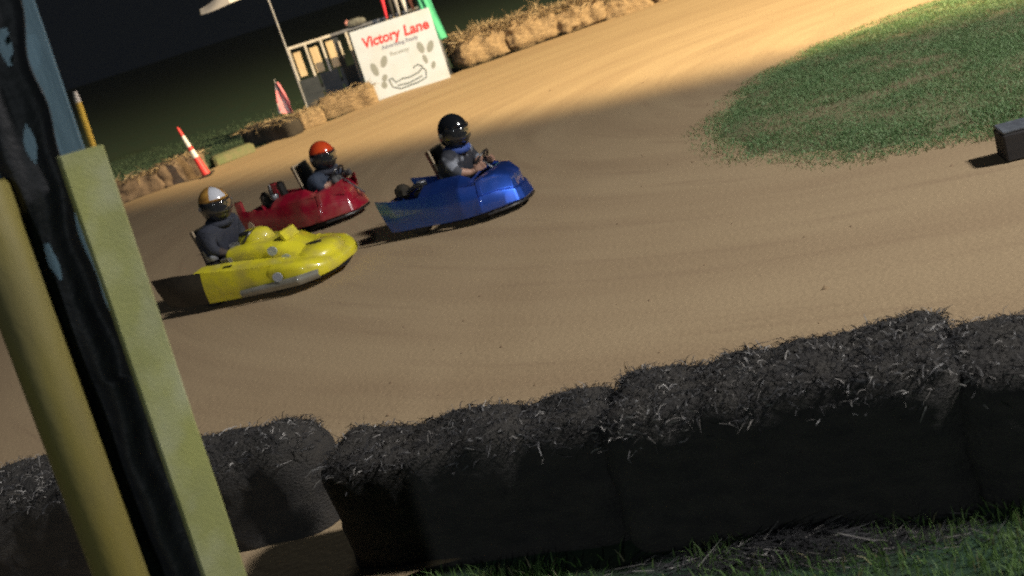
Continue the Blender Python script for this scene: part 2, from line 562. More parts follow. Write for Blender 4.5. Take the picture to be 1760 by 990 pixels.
dry = (rs.uniform(0, 1, len(x)) < np.clip(.10 - pat * .25 + .3 * (ed < .2), 0, .5)).astype(int)
blades('infield_grass', x, y, z, .012, .040, .010, 2.0, [M['grass_blade'], M['grass_dry']], dry, 5)

# lit grass in front of the near bales
n = 16000
x = rs.uniform(-1.0, 2.6, n); y = 4.35 - .36 * x + rs.uniform(-1.3, -.02, n)
pat = np.array([noise.noise(Vector((u * 2.2, v * 2.2, 1))) for u, v in zip(x, y)])
k = rs.uniform(0, 1, n) < np.clip(.75 + pat * 1.3 - .35 * (x < .2), .05, 1)
x, y = x[k], y[k]
blades('verge_grass', x, y, np.full(len(x), -.03), .02, .075, .006, 1.1, [M['grass_verge'], M['grass_dry']], (rs.uniform(0, 1, len(x)) < .12).astype(int), 6)
# rough grass behind the far bales
n = 26000
x = rs.uniform(-13, -1, n); y = rs.uniform(23.8, 36, n)
k = ~inside(track_outline, x, y) & (rs.uniform(0, 1, n) < np.clip(1.4 - (y - 24) / 9, .1, 1))
x, y = x[k], y[k]
blades('field_grass', x, y, np.full(len(x), -.03), .03, .08, .012, .8, [M['grass_field'], M['grass_field']], (rs.uniform(0, 1, len(x)) < .15).astype(int), 7)

# loose clods and straw litter on the track
n = 420
x = rs.uniform(-5, 6, n); y = rs.uniform(5, 26, n)
keep = inside(track_outline, x, y) & ~inside(inf_outline, x, y)
x, y = x[keep], y[keep]
V, F = [], []
for i, (a, b) in enumerate(zip(x, y)):
    s = random.uniform(.005, .016) * (1.6 if random.random() < .05 else 1)
    c = Vector((a, b, track_z(a, b) + s * .3))
    p = [c + Vector((math.cos(q) * s * random.uniform(.6, 1.3), math.sin(q) * s * random.uniform(.6, 1.3), -s * .3)) for q in (0, 1.6, 3.1, 4.7)]
    t = c + Vector((random.uniform(-.3, .3) * s, random.uniform(-.3, .3) * s, s * random.uniform(.4, .9)))
    o = len(V)
    V += p + [t]
    F += [(o, o + 1, o + 4), (o + 1, o + 2, o + 4), (o + 2, o + 3, o + 4), (o + 3, o, o + 4)]
M['clod'] = mat('clod', (.24, .165, .10), .95, (.33, .23, .13), 10)
tag(raw('clods', V, F, M['clod']), kind='stuff')


# ------------------------------------------------------------------ bales
def bale_mesh(L, W, H, seed, rough=.03, nx=26, ny=12, nz=12, sq=.16, slump=0.0):
    bm = bmesh.new()
    bmesh.ops.create_cube(bm, size=2)
    for ax, k in ((0, nx), (1, ny), (2, nz)):
        for i in range(1, k):
            no = [0, 0, 0]; no[ax] = 1
            co = [0, 0, 0]; co[ax] = -1 + 2 * i / k
            bmesh.ops.bisect_plane(bm, geom=bm.verts[:] + bm.edges[:] + bm.faces[:], plane_co=co, plane_no=no)
    h = Vector((L / 2, W / 2, H / 2))
    so = Vector((seed * 7.3, seed * 3.1, seed * 1.7))
    for v in bm.verts:
        p = Vector((v.co.x * h.x, v.co.y * h.y, v.co.z * h.z))
        q = Vector((max(-h.x + sq, min(h.x - sq, p.x)), max(-h.y + sq, min(h.y - sq, p.y)), max(-h.z + (.02 if H < .7 else sq), min(h.z - sq, p.z))))
        d = p - q
        if d.length > 1e-6:
            mx = max(abs(d.x), abs(d.y), abs(d.z))
            dn = d.normalized()
            p = q + dn * (sq * (mx / sq)) * (1 if d.length > 0 else 1)
        else:
            dn = Vector((0, 0, 0))
        nv = noise.noise(p * 3 + so) * 1.2 + noise.noise(p * 9 + so) * .6 + noise.noise(p * 24 + so) * .35
        if v.co.z > -.98:
            p += dn * nv * rough
        # two strings pinch the bale
        for sx in (-.42, .42):
            e = abs(p.x - sx * h.x)
            if e < .09 and v.co.z > -.9: p -= dn * .022 * (1 - e / .09)
        p.z += h.z
        p.z -= slump * max(0, p.z / H) * (noise.noise(Vector((p.x * 1.6, 0, seed))) * .5 + .5)
        v.co = p
    me = bpy.data.meshes.new('hay_bale')
    bm.to_mesh(me); bm.free()
    return me


def strands(me, n, lmin, lmax, w, seed, zmin, mats, pale, spread=.55, lift=.35):
    """loose stalks growing out of a bale's upper faces and edges"""
    rs = random.Random(seed)
    fs = [f for f in me.polygons if f.center.z > zmin]
    up = [f for f in fs if f.normal.z > .35]
    V, F, mi = [], [], []
    for i in range(n):
        f = rs.choice(up if rs.random() < .8 and up else fs)
        c = f.center + Vector((rs.uniform(-.03, .03), rs.uniform(-.03, .03), 0))
        nn = Vector(f.normal)
        r = Vector((rs.gauss(0, 1), rs.gauss(0, 1), rs.gauss(0, .35))).normalized()
        d = (r * (1 - spread * .3) + nn * rs.uniform(0, lift)).normalized()
        l = rs.uniform(lmin, lmax)
        if rs.random() < .06: l *= 1.7
        s = d.cross(Vector((rs.gauss(0, 1), rs.gauss(0, 1), rs.gauss(0, 1)))).normalized() * w * rs.uniform(.6, 1.4)
        p0 = c - nn * .005
        bend = Vector((rs.uniform(-.3, .3), rs.uniform(-.3, .3), rs.uniform(-.25, .25))) * l
        p1 = p0 + d * l * .5 + nn * .01
        p2 = p0 + d * l + bend * .6 - Vector((0, 0, l * .12))
        o = len(V)
        V += [p0 - s, p0 + s, p1 - s, p1 + s, p2 - s * .4, p2 + s * .4]
        F += [(o, o + 1, o + 3, o + 2), (o + 2, o + 3, o + 5, o + 4)]
        pn = noise.noise(Vector((c.x * 3.5, c.y * 5, seed))) * 2.2
        m = 1 if rs.random() < max(.015, pale * (.6 + pn)) else 0
        mi += [m, m]
    return V, F, mi


def bale(loc, rz, L, W, H, seed, label, group, body, smats, n, pale, w=.0022, lm=(.05, .17), rough=.03, slump=0., tilt=(0, 0), lift=.35, sq=.16, res=(26, 12, 12)):
    me = bale_mesh(L, W, H, seed, rough, *res, sq=sq, slump=slump)
    V, F, mi = strands(me, n, lm[0], lm[1], w, seed, H * .72, smats, pale, lift=lift)
    o = link('hay_bale', me, body, None, 180)
    o.location = loc
    o.rotation_euler = (tilt[0], tilt[1], rz)
    tag(o, label, 'hay bale', group)
    s = raw('loose_straw', [tuple(v) for v in V], F, smats, o, None, mi)
    s['kind'] = 'stuff'
    return o


NEARG = 'dark hay bales lining the near edge of the track'
OS = [M['old_strand_dark'], M['old_strand_pale']]
RZ = math.atan2(-.36, 1)
NB = dict(w=.0019, lm=(.022, .065), lift=.12)
NS = .12
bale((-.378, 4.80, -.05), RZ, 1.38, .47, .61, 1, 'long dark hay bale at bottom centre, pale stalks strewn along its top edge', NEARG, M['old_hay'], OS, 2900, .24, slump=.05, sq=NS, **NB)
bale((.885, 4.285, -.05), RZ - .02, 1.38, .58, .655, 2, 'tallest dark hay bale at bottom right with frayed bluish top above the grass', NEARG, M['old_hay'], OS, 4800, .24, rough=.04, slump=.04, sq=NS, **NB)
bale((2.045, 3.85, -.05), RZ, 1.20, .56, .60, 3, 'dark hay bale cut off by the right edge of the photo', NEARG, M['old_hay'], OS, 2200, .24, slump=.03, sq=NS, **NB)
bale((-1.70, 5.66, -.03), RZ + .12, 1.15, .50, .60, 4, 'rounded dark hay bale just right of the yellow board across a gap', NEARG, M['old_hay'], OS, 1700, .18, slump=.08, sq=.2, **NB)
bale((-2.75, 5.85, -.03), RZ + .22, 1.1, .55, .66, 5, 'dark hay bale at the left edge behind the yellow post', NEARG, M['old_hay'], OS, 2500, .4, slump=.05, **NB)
o = None

# scattered straw heap at the foot of the tall bale
V, F, mi = [], [], []
rr = random.Random(8)
for i in range(1500):
    a = rr.gauss(0, .26); b = rr.gauss(0, .055)
    cx, cy = .72 + a * .95 + b * .3, 3.92 - a * .36 + b
    hz = .09 * math.exp(-(a / .26) ** 2 - (b / .07) ** 2) * rr.random()
    th = rr.gauss(-.35, .7); l = rr.uniform(.04, .16)
    d = Vector((math.cos(th), math.sin(th), rr.gauss(0, .12))) * l
    s = Vector((-math.sin(th), math.cos(th), .4)) * .0022
    p = Vector((cx, cy, hz - .02))
    o = len(V)
    V += [p - s, p + s, p + d + s * .5, p + d - s * .5]
    F.append((o, o + 1, o + 2, o + 3)); mi.append(1 if rr.random() < .08 else 0)
hs = raw('straw_litter', [tuple(v) for v in V], F, OS, None, None, mi)
tag(hs, kind='stuff')

FARG = 'straw bales along the far edge of the track'
FS = [M['straw_strand'], M['straw']]
FR = dict(w=.006, lm=(.08, .22), res=(20, 9, 9))
bale((-2.27, 27.05, 0), .0, 1.32, .55, .50, 11, 'tan straw bale standing in front of the flag stand beside the white sign', FARG, M['straw'], FS, 220, .4, **FR)
bale((-4.02, 26.1, 0), -.56, 1.50, .5, .42, 12, 'dark shaded hay bale lying below the small pink flag', FARG, M['shaded_hay'], FS, 300, .3, **FR)
bale((-3.15, 26.35, 0), .25, .62, .6, .42, 13, 'short tan straw bale between the dark bale and the flag stand', FARG, M['straw'], FS, 140, .4, **FR)
bale((-5.62, 23.75, -.02), .2, .98, .62, .52, 14, 'brown straw bale right behind the red and white cone', FARG, M['brown_hay'], FS, 260, .3, rough=.06, slump=.1, **FR)
bale((-6.55, 23.6, -.02), .1, 1.15, .7, .50, 15, 'slumped brown straw bale nearest the yellow board, left of the cone', FARG, M['brown_hay'], FS, 300, .3, rough=.08, slump=.25, **FR)
rb = [((.98, 28.55, .0), .30, 1.35, .9, .86, 'big shaggy straw bale immediately right of the white sign'),
      ((2.25, 28.9, .0), .25, 1.35, .9, .84, 'second shaggy straw bale to the right of the white sign'),
      ((3.52, 29.2, .02), .15, 1.3, .9, .74, 'third shaggy straw bale from the white sign, broken and slumping'),
      ((4.80, 29.5, .02), .15, 1.35, .9, .62, 'fourth, low straw bale fading into the track edge near the top of the photo'),
      ((6.1, 29.9, .02), .12, 1.3, .9, .55, 'last low straw bale of the row at the top edge of the photo')]
for i, (loc, rz, L, W, H, lb) in enumerate(rb):
    bale(loc, rz, L, W, H, 21 + i, lb, FARG, M['straw'], FS, 1100, .4, rough=.11, slump=.14, w=.008, lm=(.1, .32), lift=.9, sq=.26, res=(20, 12, 12))

# ------------------------------------------------------------------ low slab and cone, small flag
s = MB().box((0, 0, .105), (.95, .34, .25), bev=.05).build('turf_block', M['turf_slab'])
s.location = (-4.75, 24.75, -.02); s.rotation_euler = (0, 0, .55)
tag(s, 'low pale green turf block lying on the ground between cone and dark bale', 'turf block')

cone = empty('marker_cone', (-5.05, 23.15, 0))
cone.rotation_euler = (0, R(-11), 0)
tag(cone, 'tall slim red and white striped cone leaning over at the track edge', 'traffic cone')
MB().box((0, 0, .02), (.30, .30, .04), bev=.012).build('base', M['rubber'], cone)


def cz(z): return .085 - .058 * z / 1.05


b_ = MB()
for z0, z1, m_ in ((.03, .42, 0), (.42, .58, 1), (.58, .66, 0), (.66, .90, 1), (.90, 1.06, 0)):
    mm = Matrix.Rotation(R(90), 4, 'X')
    b_.ring_loft([[(cz(z) * math.cos(2 * math.pi * k / 16), cz(z) * math.sin(2 * math.pi * k / 16), z) for k in range(16)] for z in (z0, z1)], m_, cap=(z1 > 1.0))
b_.build('cone_body', [M['cone_red'], M['cone_white']], cone)
MB().tube([(0, 0, 1.05), (0, 0, 1.09)], .022).build('handle', M['cone_red'], cone)


def cloth(fn, nu, nv, mats, name, parent, matfn=None):
    return MB().sheet(fn, nu, nv, .004, matfn).build(name, mats, parent, 60)


pf = empty('small_flag', (-3.66, 26.75, .0))
tag(pf, 'small drooping pink and white flag on a thin stick behind the dark bale', 'flag')
MB().tube([(0, 0, 0), (.0, 0, 1.22)], .012, 6).build('stick', M['grey_metal'], pf)
def pfn(u, v):
    wd = .06 + .30 * (1 - v) ** .8
    return (u * wd * (1 if v > .25 else .9) - .16 * (1 - v), -.03 - .05 * math.sin(u * 7 + v * 3), .48 + v * .66 - u * .1 * (1 - v))
cloth(pfn, 10, 12, [M['flag_pink'], M['flag_white'], M['flag_navy']], 'flag_cloth', pf,
      lambda u, v: 2 if v > .75 and u < .7 else (1 if int(u * 6 + v * 2) % 4 == 0 else 0))

# ------------------------------------------------------------------ flag stand with rails
st = empty('flag_stand', (-3.3, 28.0, 0))
tag(st, 'dark raised flag stand with pale rail posts beside the white sign', 'flag stand')
MB().box((1.75, .7, .62), (3.5, 1.5, .08)).build('deck', M['dark_panel'], st)
for px in (0.03, 3.45):
    for py in (0, 1.4):
        MB().box((px, py, .29), (.10, .10, .58)).build('leg', M['dark_panel'], st)
for i in range(7):
    MB().box((.25 + i * .49, -.03, .52), (.44, .025, .86 + (.05 if i % 2 else 0))).build('skirt_board', M['dark_panel'], st)
MB().box((.52, -.02, 1.73), (1.06, .06, .06)).build('top_rail', M['wood_white'], st)
MB().box((2.20, -.02, 1.73), (2.30, .06, .06)).build('top_rail', M['grey_metal'], st)
for px, w_, m_ in ((.02, .05, 'wood_white'), (.42, .045, 'wood_white'), (.80, .045, 'wood_white'), (1.42, .055, 'wood_white'), (2.2, .05, 'grey_metal'), (2.9, .05, 'grey_metal'), (3.45, .05, 'grey_metal')):
    z0 = .96 if m_ == 'wood_white' and px not in (1.42,) else .35
    MB().box((px, -.055, (1.695 + z0) / 2), (w_, .05, 1.695 - z0)).build('rail_post', M[m_], st)
for px, z0, z1, m_, w_ in ((.17, 1.02, 1.60, 'wood_tan', .17), (.58, 1.00, 1.60, 'wood_tan', .20), (.97, 1.0, 1.62, 'wood_tan', .18), (1.19, 1.14, 1.55, 'wood_white', .05)):
    MB().box((px, -.005, (z0 + z1) / 2), (w_, .02, z1 - z0), bev=.006).build('rail_board', M[m_], st)
MB().box((1.11, .05, 1.35), (.16, .03, .8)).build('back_board', M['dark_panel'], st)
for py in (.05, 1.38):
    MB().box((3.46, py, 1.2), (.06, .06, 1.1)).build('rail_post', M['dark_panel'], st)

# checkered/grey flag on tall pole
fp = empty('tall_flag', (-3.31, 28.08, 0))
tag(fp, 'pale grey flag flying on a tall thin pole at the left of the stand', 'flag')
MB().tube([(0, -.16, .06), (.0, -.16, 1.9), (-.02, -.16, 3.6)], [.03, .026, .02], 8).build('pole', M['grey_metal'], fp)
def ffn(u, v):
    return (-.03 - u * 1.55, -.16 + .10 * math.sin(u * 6 + v * 1.5), 3.02 + .50 * v * (1 - u * .75) + .06 * math.sin(u * 5) + .08 * u)
cloth(ffn, 24, 8, [M['flag_white'], M['flag_grey']], 'flag_cloth', fp, lambda u, v: 1 if u > .55 or (u < .2 and v < .3) else 0)

# furled race flags in a rack behind the sign
FG = 'furled race flags standing in the rack'
for px, lean, m_, r_, lb in ((-.93, .10, 'flag_red', .045, 'furled red race flag, leftmost in the rack above the white sign'),
                             (-.74, .06, 'flag_black', .05, 'furled black race flag next to the red one above the sign'),
                             (-.58, .03, 'flag_grey', .05, 'furled grey race flag between black and white ones above the sign'),
                             (-.38, .0, 'flag_white', .07, 'furled bright white race flag above the middle of the sign'),
                             (-.20, -.03, 'flag_orange', .055, 'furled rust orange race flag next to the green cloth')):
    f = empty('race_flag', (px, 27.75, .66))
    tag(f, lb, 'flag', FG)
    MB().tube([(0, 0, 0), (lean * 1.4, 0, 2.2)], .013, 6).build('staff', M['wood_tan'], f)
    pts = [(lean * 1.4 * t, .01 * math.sin(t * 9), 2.2 * t) for t in (.48, .55, .65, .75, .85, .95)]
    MB().tube(pts, [r_ * .5, r_ * .8, r_, r_ * 1.05, r_ * .9, r_ * .5], 10).build('flag_cloth', M[m_], f)
gf = empty('green_flag', (.02, 27.6, .66))
tag(gf, 'large green flag draped over the right end of the stand behind sign', 'flag')
MB().tube([(0, 0, 0), (-.03, 0, 1.9)], .015, 6).build('staff', M['wood_tan'], gf)
def gfn(u, v):
    a = u * math.pi * 1.1
    wd = .13 + .13 * (1 - v)
    return (.03 + .06 * (1 - v) + wd * (u * 2 - 1) * .9, -.08 - .07 * math.sin(a) + .025 * math.sin(u * 15 + v * 4), .25 + v * 1.35)
cloth(gfn, 20, 14, [M['flag_green']], 'flag_cloth', gf)

bg_ = empty('gear_bag', (-1.60, 27.98, 1.76))
tag(bg_, 'small grey bag resting on top of the stand rail', 'bag')
b_ = MB()
b_.ring_loft([[(.26 * sx * math.cos(2 * math.pi * k / 14), .10 * sx * math.sin(2 * math.pi * k / 14), z) for k in range(14)]
              for z, sx in ((0, .8), (.04, 1), (.10, .95), (.15, .7), (.175, .35))])
b_.build('bag_body', M['bag'], bg_, 180)
MB().tube([(-.2, -.03, .08), (-.21, -.03, .14), (-.16, -.03, .18)], .03, 8).build('strap', M['bag_pink'], bg_)

# ------------------------------------------------------------------ sign
sg = empty('banner_sign', (-.82, 27.3, 0))
tag(sg, 'white square board reading Victory Lane in red standing at track edge', 'sign')
SW, SH = 1.90, 1.68
MB().box((0, 0, SH / 2), (SW, .025, SH), bev=.004).build('board', M['sign_white'], sg)
for px in (-.7, .7):
    MB().box((px, .045, .8), (.09, .06, 1.62)).build('post', M['wood_tan'], sg)


def letter(txt, size, x0, z0, width, m, parent, shear=0.0, bold=0.0, rot=0.0, name='lettering', y=-.0135):
    cu = bpy.data.curves.new('t', 'FONT')
    cu.body = txt; cu.size = size; cu.shear = shear; cu.offset = bold; cu.extrude = .0008; cu.align_x = 'CENTER'
    cu.resolution_u = 3
    o = bpy.data.objects.new('t', cu); COL.objects.link(o)
    bpy.context.view_layer.update()
    me = bpy.data.meshes.new_from_object(o.evaluated_get(bpy.context.evaluated_depsgraph_get()))
    bpy.data.objects.remove(o); bpy.data.curves.remove(cu)
    xs = [v.co.x for v in me.vertices]
    k = width / (max(xs) - min(xs))
    c = (max(xs) + min(xs)) / 2
    me.transform(Matrix.Translation((-c, 0, 0)))
    me.transform(Matrix.Diagonal((k, 1, 1, 1)))
    q = link(name, me, m, parent)
    q.location = (x0, y, z0); q.rotation_euler = (R(90), rot, 0)
    return q


letter('Victory', .33, -.28, 1.24, .90, M['sign_red'], sg, .15, .011)
letter('Lane', .33, .54, 1.24, .60, M['sign_red'], sg, .15, .011)
letter('Advertising Ready', .13, .08, 1.09, .88, M['sign_blue'], sg, .1, .002)
letter('Raceway', .13, .02, .90, .46, M['sign_grey'], sg, .1, .002)
# leaf shaped blobs of the emblem
for ex, ez, ew, eh, rt in ((-.66, .72, .075, .16, .15), (-.40, .83, .075, .14, -.5), (.50, .88, .075, .14, .15), (.72, .84, .075, .14, -.55), (.52, .60, .05, .11, .1), (.66, .42, .05, .09, -.4), (-.50, .47, .06, .09, -.6), (-.56, .32, .07, .08, 0)):
    b_ = MB()
    ring = []
    for k in range(16):
        a = 2 * math.pi * k / 16
        lx, lz = ew * math.cos(a), eh * math.sin(a)
        ring.append((lx * math.cos(rt) - lz * math.sin(rt) + ex, lx * math.sin(rt) + lz * math.cos(rt) + ez))
    b_.ring_loft([[(p, -.0128, q) for p, q in ring], [(p, -.0146, q) for p, q in ring]])
    b_.build('emblem_leaf', M['sign_grey'], sg)
b_ = MB()
for path in ([(-.42, .40), (-.38, .22), (-.22, .13), (.2, .15), (.42, .20), (.46, .36), (.40, .44), (.28, .36), (.05, .32), (-.12, .34), (-.28, .30), (-.34, .42), (-.42, .40)],
             [(.20, .50), (.32, .54), (.42, .46)], [(-.26, .22), (.0, .20), (.34, .26)]):
    b_.tube([(p, -.0135, q) for p, q in path], .014, 5)
b_.build('emblem_kart', M['sign_dark'], sg)

# ------------------------------------------------------------------ timber at the infield edge
tb = empty('edge_timber', (4.32, 7.72, .0), R(-13))
tag(tb, 'black timber barrier with grey weathered top at the right infield edge', 'barrier')
MB().box((0, 0, .10), (1.5, .28, .20), bev=.012).build('beam', M['timber'], tb)
MB().box((0, 0, .212), (1.49, .26, .02), bev=.006).build('top_plank', M['timber_top'], tb)

# ------------------------------------------------------------------ near posts
PY = 3.2
yb = empty('yellow_board_post', (-.993, PY, -.03), R(30))
tag(yb, 'wide flat yellow painted board standing upright left of the karts', 'post')
me_b = MB()
nz_ = 40
rings = []
for i in range(nz_ + 1):
    z = 2.265 * i / nz_
    w1 = .060 + .0025 * noise.noise(Vector((0, z * 3, 1)))
    w2 = .060 + .0025 * noise.noise(Vector((5, z * 3, 1)))
    c = .004
    rings.append([(-w1 + c, -.019, z), (w2 - c, -.019, z), (w2, -.019 + c, z), (w2, .019 - c, z), (w2 - c, .019, z), (-w1 + c, .019, z), (-w1, .019 - c, z), (-w1, -.019 + c, z)])
me_b.ring_loft(rings).build('board', M['yellow_board'], yb)
yp = empty('yellow_round_post', (-1.27, PY - .03, -.03))
tag(yp, 'round dull yellow post at the left edge of the photo', 'post')
MB().tube([(0, 0, 0), (0, 0, 1.2), (0, 0, 2.245), (0, 0, 2.26)], [.075, .075, .075, .068], 28).build('pipe', M['yellow_pipe'], yp)
bp_ = empty('blue_post', (-1.155, PY + .13, -.03), R(28))
tag(bp_, 'tall pale blue painted post rising behind the yellow board', 'post')
MB().box((0, 0, 1.9), (.26, .05, 3.8), bev=.006).build('post_body', M['blue_paint'], bp_)
for i in range(9):
    MB().box((.035 + random.uniform(-.003, .003), -.029, 2.28 + i * .055 + random.uniform(-.01, .01)), (.012, .012, .016), bev=.003).build('staple', M['steel'], bp_)

tp = empty('black_tarp', (-1.12, PY + .04, 0))
tag(tp, 'black plastic tarp hanging in folds between the two yellow posts', 'tarp')
def tfn(u, v):
    z = -.02 + 3.6 * v
    wl = -.105 + .009 * math.sin(z * 9) + .006 * math.sin(z * 21 + 1) - .02 * v
    wr = .055 + .010 * math.sin(z * 11 + 2) + .006 * math.sin(z * 27) + (.035 if z < 1.6 else 0.0) + .10 * max(0, z - 2.2)
    x = wl + (wr - wl) * u
    y = .012 * math.sin(u * 8 + z * .9) + .006 * math.sin(u * 15 - z * 2.1) + .004 * math.sin(z * 13 + u * 4) - .012
    return (x, y, z)
def torn(u, v):
    z = -.02 + 3.6 * v
    return any(((u - a) / .08) ** 2 + ((z - c) / d) ** 2 < 1 for a, c, d in ((.60, 2.29, .05), (.45, 1.97, .055), (.72, 2.55, .05)))
tm = MB().sheet(tfn, 60, 300, 0)
bmesh.ops.delete(tm.bm, geom=[f for q, f in enumerate(tm.bm.faces) if torn((q // 300 + .5) / 60, (q % 300 + .5) / 300)], context='FACES')
bmesh.ops.solidify(tm.bm, geom=tm.bm.faces[:], thickness=.003)
tm.build('tarp_sheet', [M['tarp']], tp, 60)

sk = empty('marker_stake', (-.985, PY + .10, -.03))
tag(sk, 'thin bright yellow stake poking up behind the yellow board', 'stake')
MB().tube([(0, 0, 0), (0, 0, 2.385)], .0085, 8).build('rod', M['stake'], sk)
MB().tube([(0, 0, 2.385), (0, 0, 2.415)], [.0085, .005], 8).build('tip', M['stake_tip'], sk)

# the whole near fence leans a few degrees
bpy.context.view_layer.update()
for o in (yb, yp, bp_, tp, sk):
    p = Vector((o.location.x, o.location.y, 2.25))
    o.matrix_world = Matrix.Translation(p) @ Matrix.Rotation(R(3.8), 4, 'Y') @ Matrix.Translation(-p) @ o.matrix_world

# ------------------------------------------------------------------ floodlight poles that hold the lamps
for (loc, aim, *_), lb in zip(LAMPS, ('floodlight pole beyond the infield, outside the photo on the right', 'floodlight pole beside the turn, outside the photo on the right', 'floodlight pole on the spectators side behind the near bales')):
    d = (Vector(aim) - Vector(loc)); d.z = 0; d.normalize()
    back = Vector(loc) - d * .9
    fl = empty('floodlight_pole', (back.x, back.y, -.05), math.atan2(d.y, d.x))
    tag(fl, lb, 'floodlight', 'track floodlights')
    H = loc[2]
    MB().tube([(0, 0, 0), (0, 0, H + .5)], [.14, .09], 12).build('pole', M['grey_metal'], fl)
    MB().box((.1, 0, H + .05), (.1, 1.6, .1)).build('crossarm', M['grey_metal'], fl)
    for yy in (-.6, .6):
        hd = MB().box((.35, yy, H), (.4, .5, .4), Matrix.Rotation(R(18), 3, 'Y'), bev=.03).build('lamp_head', M['black_metal'], fl)
        MB().box((.56, yy, H - .066), (.02, .42, .32), Matrix.Rotation(R(18), 3, 'Y')).build('lens', M['lamp_glass'], hd)

# ------------------------------------------------------------------ thin haze, added to lift the blacks and merge far ground with sky
hm_ = bpy.data.materials.new('haze')
hm_.use_nodes = True
hn = hm_.node_tree
hn.nodes.remove(hn.nodes['Principled BSDF'])
pv = hn.nodes.new('ShaderNodeVolumePrincipled')
pv.inputs['Color'].default_value = (.62, .80, 1, 1)
pv.inputs['Density'].default_value = HAZE
hn.links.new(pv.outputs[0], hn.nodes['Material Output'].inputs['Volume'])
hz_ = MB().box((0, 60, 8.4), (400, 260, 19.2)).build('haze', hm_, None, None)
tag(hz_, kind='stuff')

# ------------------------------------------------------------------ karts
KG = 'race karts going round the turn'


def wheel(parent, x, y, r, w):
    s = 1 if y > 0 else -1
    T = Matrix.Translation((x, y, r))
    h = w / 2
    ty = MB().lathe([(r * .52, -h * .9), (r * .78, -h), (r * .95, -h * .85), (r, -h * .6), (r, h * .6), (r * .95, h * .85), (r * .78, h), (r * .52, h * .9)], T, 24).build('tyre', M['rubber'], parent, 40)
    MB().lathe([(r * .15, -h * .8), (r * .5, -h * .85), (r * .54, -h * .5), (r * .54, h * .5), (r * .5, h * .85), (r * .3, h * .35), (r * .15, h * .5)], T, 16).build('rim', M['alu'], ty, 40)
    return ty


def chassis(k, seat_x, seat_y, style):
    fr = MB()
    for y in (-.30, .30):
        fr.tube([(-.62, y, .10), (-.2, y, .085), (.3, y * .85, .085), (.5, y * .6, .10)], .015, 8)
    for x in (-.62, -.2, .3, .5):
        fr.tube([(x, -.30 if x < .4 else -.18, .09), (x, .30 if x < .4 else .18, .09)], .014, 8)
    fr.build('frame_rail', M['black_metal'], k)
    MB().box((.12, 0, .065), (.80, .5, .008)).build('floor_pan', M['alu'], k)
    ax = MB().tube([(-.47, -.40, .135), (-.47, .40, .135)], .018, 10).build('rear_axle', M['steel'], k)
    for y in (-.31, .31): wheel(k, -.47, y, .135, .15)
    for y in (-.32, .32): wheel(k, .26, y * .88, .12, .10)
    # seat
    st_ = MB()
    def sfn(u, v):
        a = (u - .5) * 2
        if v < .4:
            t = v / .4
            x_, z_ = .20 - .30 * t, .14 + .0 * t + .03 * (1 - t) ** 2
        else:
            t = (v - .4) / .6
            x_, z_ = -.10 - .15 * t, .14 + .56 * t
        wd = .19 - .04 * max(0, v - .6) / .4
        side = abs(a) ** 2.5
        return (seat_x + x_ + side * .10 * (1 if v > .4 else 0), seat_y + a * wd, z_ + side * .09 * (1 if v < .6 else .3))
    st_.sheet(sfn, 14, 16, .012)
    so = st_.build('seat', M['seat'], k, 60)
    ed = MB()
    ed.tube([sfn(0.0, v) for v in (.45, .6, .75, .9, 1.0)] + [sfn(u, 1.0) for u in (.15, .4, .6, .85)] + [sfn(1.0, v) for v in (1.0, .9, .75, .6, .45)], .012, 6)
    ed.build('seat_trim', M['seat_edge'], so)
    # steering
    sw = MB()
    c = Vector((seat_x + .36, seat_y, .50)); n = Vector((-.75, 0, .66)).normalized()
    a = Vector((0, 1, 0)); b = n.cross(a)
    ring = [c + a * (.135 * math.cos(t)) + b * (.115 * math.sin(t)) for t in [2 * math.pi * q / 24 for q in range(25)]]
    sw.tube(ring, .013, 8)
    for t in (0.3, 2.84, 4.7):
        sw.tube([c - n * .02, c + a * (.13 * math.cos(t)) + b * (.11 * math.sin(t))], .009, 6)
    so2 = sw.build('steering_wheel', M['seat'], k)
    MB().tube([c - n * .02, c - n * .42], .012, 8).build('steering_column', M['steel'], so2)
    # engine on the right-hand side behind the seat
    eng = MB().box((-.34, -.235, .25), (.22, .15, .16), bev=.015)
    eng.build('engine', M['black_metal'], k)
    fin = MB()
    for q in range(6):
        fin.box((-.22 + q * .016 - .02, -.235, .38 + .0 * q), (.007, .14, .10))
    fin.box((-.18, -.235, .38), (.09, .10, .09))
    fin.build('cylinder_fins', M['alu'], k)
    MB().box((-.40, -.235, .375), (.15, .13, .09), bev=.03).build('fuel_tank', M['seat'], k)
    MB().tube([(-.28, -.31, .30), (-.40, -.335, .32), (-.56, -.32, .31), (-.66, -.32, .31)], [.016, .018, .026, .026], 10).build('exhaust', M['steel'], k)
    MB().lathe([(.05, -.03), (.055, -.02), (.055, .02), (.05, .03)], Matrix.Translation((-.36, -.235, .46)) @ Matrix.Rotation(R(90), 4, 'X'), 16).build('air_cleaner', M['grey_metal'], k)
    MB().tube([(-.66, -.34, .16), (-.72, -.30, .20), (-.72, .30, .20), (-.66, .34, .16)], .016, 8).build('rear_bumper', M['black_metal'], k)


